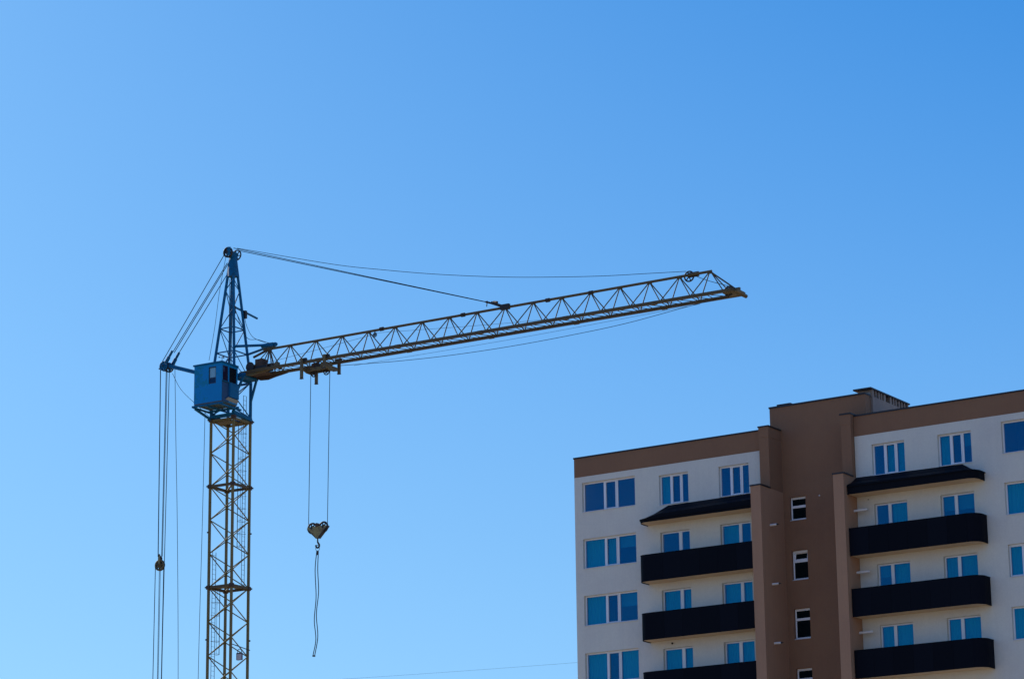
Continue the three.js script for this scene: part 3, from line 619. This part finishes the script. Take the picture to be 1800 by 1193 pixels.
rope('trolley_rope', [V(9.0, 43.38, -0.5), V(21, 43.4, -0.55), V(33, 43.62, -0.55)], 0.0075, M.rope, crane);
rope('signal_cable', [V(0.52, 48.2, -0.5), V(0.75, 47.2, -0.5), V(1.3, 46.35, -0.4), V(2.2, 45.85, -0.2), V(3.1, 45.55, 0)], 0.013, M.rope, crane);
rope('signal_cable', [V(0.5, 48.0, 0.3), V(0.75, 46.9, 0), V(1.3, 46.1, 0), V(2.0, 45.95, 0), V(2.9, 45.58, 0)], 0.013, M.rope, crane);
// hoist ropes down to the hook block
rope('hoist_rope', [V(6.12, 43.3, 0), V(6.02, 33.45, 0)], 0.016, M.rope, crane);
rope('hoist_rope', [V(7.55, 43.2, 0), V(7.42, 33.45, 0)], 0.016, M.rope, crane);

// ------------------------------------------------------------------ things that hang from the crane
const rotY = (x, z) => [CP[0] + x * Math.cos(CT) + z * Math.sin(CT), CP[2] - x * Math.sin(CT) + z * Math.cos(CT)];
function hanging(name, label, category, x, y, z) { const [wx, wz] = rotY(x, z); return thing(name, label, category, [wx, y + EYE, wz], CT); }
{
  const BX = 6.75, B0 = 42.7, t = hanging('jib_trolley', 'olive steel trolley hanging under the jib above the hook ropes', 'trolley', BX, B0, 0);
  const p = (x, y, z) => new THREE.Vector3(x - BX, y - B0, z), bx = (x0, x1, y0, y1, z0, z1) => box(x0 - BX, x1 - BX, y0 - B0, y1 - B0, z0, z1);
  for (const [x, z, lo, hi] of [[5.97, 0.78, 42.72, 43.98], [7.68, 0.78, 43.15, 44.0], [5.99, -0.78, 42.7, 43.98], [7.7, -0.78, 43.1, 43.98]]) {
    put('post', bx(x - 0.09, x + 0.09, lo, hi, z - 0.06, z + 0.06), M.olive, t);
    put('post_foot', bx(x - 0.105, x + 0.105, lo - 0.04, lo, z - 0.075, z + 0.075), M.iron, t);
    put('roller_guard', bx(x - 0.06, x + 0.28, 43.78, 44.02, z - 0.05 - Math.sign(z) * 0.12, z + 0.05 - Math.sign(z) * 0.12), M.iron, t);
    for (const dx of [-0.02, 0.2]) { const g = new THREE.CylinderGeometry(0.09, 0.09, 0.1, 16); g.rotateX(Math.PI / 2); const w = put('roller', g, M.iron, t); w.position.copy(p(x + dx, 43.92, z - Math.sign(z) * 0.16)); }
  }
  for (const [x, y] of [[5.98, 43.35], [7.69, 43.32]]) {    // cross plates, deeper in the middle
    const g = extrude(outline([[-0.76, 0.12], [0.76, 0.12], [0.76, -0.05], [0.25, -0.2], [-0.25, -0.2], [-0.76, -0.05]]), 0.09, 0.01); g.rotateY(Math.PI / 2); const m = put('cross_plate', g, M.olive, t); m.position.copy(p(x - 0.045, y, 0));
  }
  for (const z of [0.32, -0.32]) put('side_beam', bx(6.02, 7.66, 43.22, 43.42, z - 0.05, z + 0.05), M.olive, t);
  put('motor', bx(6.6, 7.15, 43.42, 43.62, -0.28, 0.3), M.iron, t); put('motor', bx(6.35, 6.75, 43.42, 43.72, -0.1, 0.25), M.rust, t);
  put('cover', bx(7.15, 7.62, 43.4, 43.64, -0.2, 0.42), M.olive, t);
  for (const [x, z] of [[6.36, 0], [7.3, 0.0]]) { const m = put('sheave', sheaveGeo(0.24, 0.035, 6, 0), M.iron, t); m.position.copy(p(x, 43.14, z)); }
}
{
  const BX = 6.71, B0 = 32.0, t = hanging('hook_block', 'heart shaped hook block hanging on two ropes below the trolley', 'hook block', BX, B0, 0);
  const p = (x, y, z) => new THREE.Vector3(x - BX, y - B0, z);
  for (const x of [6.3, 7.13]) { const m = put('sheave', sheaveGeo(0.36, 0.06, 7, 0.45), M.iron, t); m.position.copy(p(x, 33.4, 0)); }
  for (const z of [-0.1, 0.07]) {
    const g = extrude(outline([[-0.74, 1.45], [-0.45, 1.47], [0.02, 1.5], [0.45, 1.47], [0.76, 1.46], [0.7, 1.36], [0.1, 0.74], [-0.08, 0.74], [-0.5, 1.12], [-0.68, 1.28]]), 0.03, 0.005);
    const m = put('cheek_plate', g, M.hookPaint, t); m.position.z = z;
  }
  put('edge_strip', (() => { const g = new THREE.BoxGeometry(0.98, 0.05, 0.26); g.rotateZ(Math.atan2(0.72, 0.72)); g.translate(0.43, 1.08, 0); return g; })(), M.iron, t);
  put('edge_strip', (() => { const g = new THREE.BoxGeometry(0.9, 0.04, 0.22); g.rotateZ(-Math.atan2(0.62, 0.66)); g.translate(-0.4, 1.05, 0); return g; })(), M.iron, t);
  put('centre_boss', (() => { const g = new THREE.CylinderGeometry(0.12, 0.12, 0.3, 16); g.rotateX(Math.PI / 2); g.translate(0, 1.56, 0); return g; })(), M.rust, t);
  bar('hook_shank', p(6.71, 32.76, 0), p(6.7, 32.5, 0), 0.045, M.iron, t);
  const pts = [[0, 0.52], [0.03, 0.45], [0.11, 0.34], [0.11, 0.24], [0.04, 0.17], [-0.05, 0.17], [-0.12, 0.24], [-0.13, 0.34]].map(([x, y]) => new THREE.Vector3(x, y, 0));
  put('hook', new THREE.TubeGeometry(new THREE.CatmullRomCurve3(pts), 40, 0.055, 10), M.iron, t);
}
{
  const BX = 6.6, B0 = 25.5, t = hanging('lifting_sling', 'long double rope sling dangling from the crane hook', 'sling', BX, B0, 0);
  const c = (a, z) => a.map(([x, y]) => new THREE.Vector3(x - BX, y - B0, z));
  const ringG = new THREE.TorusGeometry(0.15, 0.016, 8, 30); ringG.scale(0.9, 1.25, 1); const r = put('ring', ringG, M.iron, t); r.position.set(6.7 - BX, 32.13 - B0, 0);
  put('thimble', (() => { const g = new THREE.CylinderGeometry(0.05, 0.06, 0.26, 12); g.translate(6.7 - BX, 31.85 - B0, 0); return g; })(), M.iron, t);
  rope('leg', c([[6.66, 31.95], [6.55, 30.87], [6.63, 29.12], [6.51, 27.74], [6.63, 26.52], [6.43, 25.6]], 0.03), 0.022, M.rope, t);
  rope('leg', c([[6.74, 31.95], [6.7, 30.86], [6.77, 29.46], [6.62, 28.08], [6.73, 26.69], [6.51, 25.58]], -0.03), 0.022, M.rope, t);
  bar('end_clip', new THREE.Vector3(6.39 - BX, 25.58 - B0, 0), new THREE.Vector3(6.55 - BX, 25.56 - B0, 0), 0.05, M.iron, t);
}
{
  const BX = -5.4, B0 = 32.0, t = hanging('pulley_block', 'round pulley block on the vertical ropes left of the mast', 'pulley', BX, B0, 0);
  const m = put('sheave', sheaveGeo(0.36, 0.05, 7, 0.5), M.iron, t); m.position.set(0, 0.34, -0.05);
  const m2 = put('sheave', sheaveGeo(0.36, 0.05, 7, 0.5), M.olive, t); m2.position.set(0, 0.34, 0.06); m2.rotation.z = 0.1;
  put('cheek_plate', (() => { const g = extrude(outline([[-0.05, -0.04], [0.05, -0.04], [0.08, 0.5], [0.05, 0.62], [-0.05, 0.62], [-0.07, 0.4]]), 0.03); g.translate(0.04, 0.34, 0.15); return g; })(), M.hookPaint, t);
  put('cheek_plate', (() => { const g = extrude(outline([[-0.08, -0.04], [0.06, -0.04], [0.06, 0.5], [-0.02, 0.62], [-0.1, 0.62], [-0.14, 0.4]]), 0.03); g.translate(0, 0.34, -0.16); return g; })(), M.iron, t);
  bar('axle', new THREE.Vector3(0, 0.34, 0.24), new THREE.Vector3(0, 0.34, -0.22), 0.045, M.iron, t);
  bar('rope_end', new THREE.Vector3(-0.03, 0.9, 0), new THREE.Vector3(0.0, 1.02, 0.1), 0.06, M.iron, t);
}
{
  const t = hanging('work_lamp', 'small grey work lamp hung inside the lower mast on the right', 'lamp', 0.72, 25.85, -0.25);
  put('housing', (() => { const g = new THREE.BoxGeometry(0.36, 0.44, 0.18); g.translate(0, 0.22, 0); return g; })(), std([0.02, 0.022, 0.06], 0.6), t);
  put('glass_cover', (() => { const g = new THREE.BoxGeometry(0.34, 0.36, 0.02); g.translate(0.05, 0.18, 0.105); return g; })(), std([0.5, 0.48, 0.52], 0.4), t);
  put('reflector', (() => { const g = new THREE.SphereGeometry(0.17, 16, 10, 0, Math.PI * 2, 0, Math.PI / 2); g.rotateX(-Math.PI / 2); g.translate(-0.06, 0.2, -0.08); return g; })(), std([0.02, 0.02, 0.05], 0.5), t);
  const pts = [[-0.16, 0.4, 0], [-0.14, 0.6, 0], [0, 0.68, 0], [0.14, 0.6, 0], [0.16, 0.4, 0]].map((a) => new THREE.Vector3(...a));
  put('bail', new THREE.TubeGeometry(new THREE.CatmullRomCurve3(pts), 20, 0.02, 6), M.iron, t);
}
bar('lamp_rail', V(0.87, 26.72, 0.85), V(0.95, 26.52, -1.0), 0.028, M.iron, mast);

// thin cable far behind the building
{
  const p = (x, y, z) => { const [wx, wz] = rotY(x, z); return new THREE.Vector3(wx, y + EYE, wz); };
  const pts = []; for (let i = 0; i <= 20; i++) { const s = i / 20, x = -52 + 95 * s; pts.push(p(x, 33.94 - 0.024 * (x + 20) + 0.0016 * (x + 20) * (x + 20) * 0.15, -60)); }
  const m = rope('power_line', pts, 0.006, M.rope, scene); m.userData = { label: 'thin overhead wire running behind the apartment block low in the sky', category: 'wire' };
}

renderer.render(scene, camera);
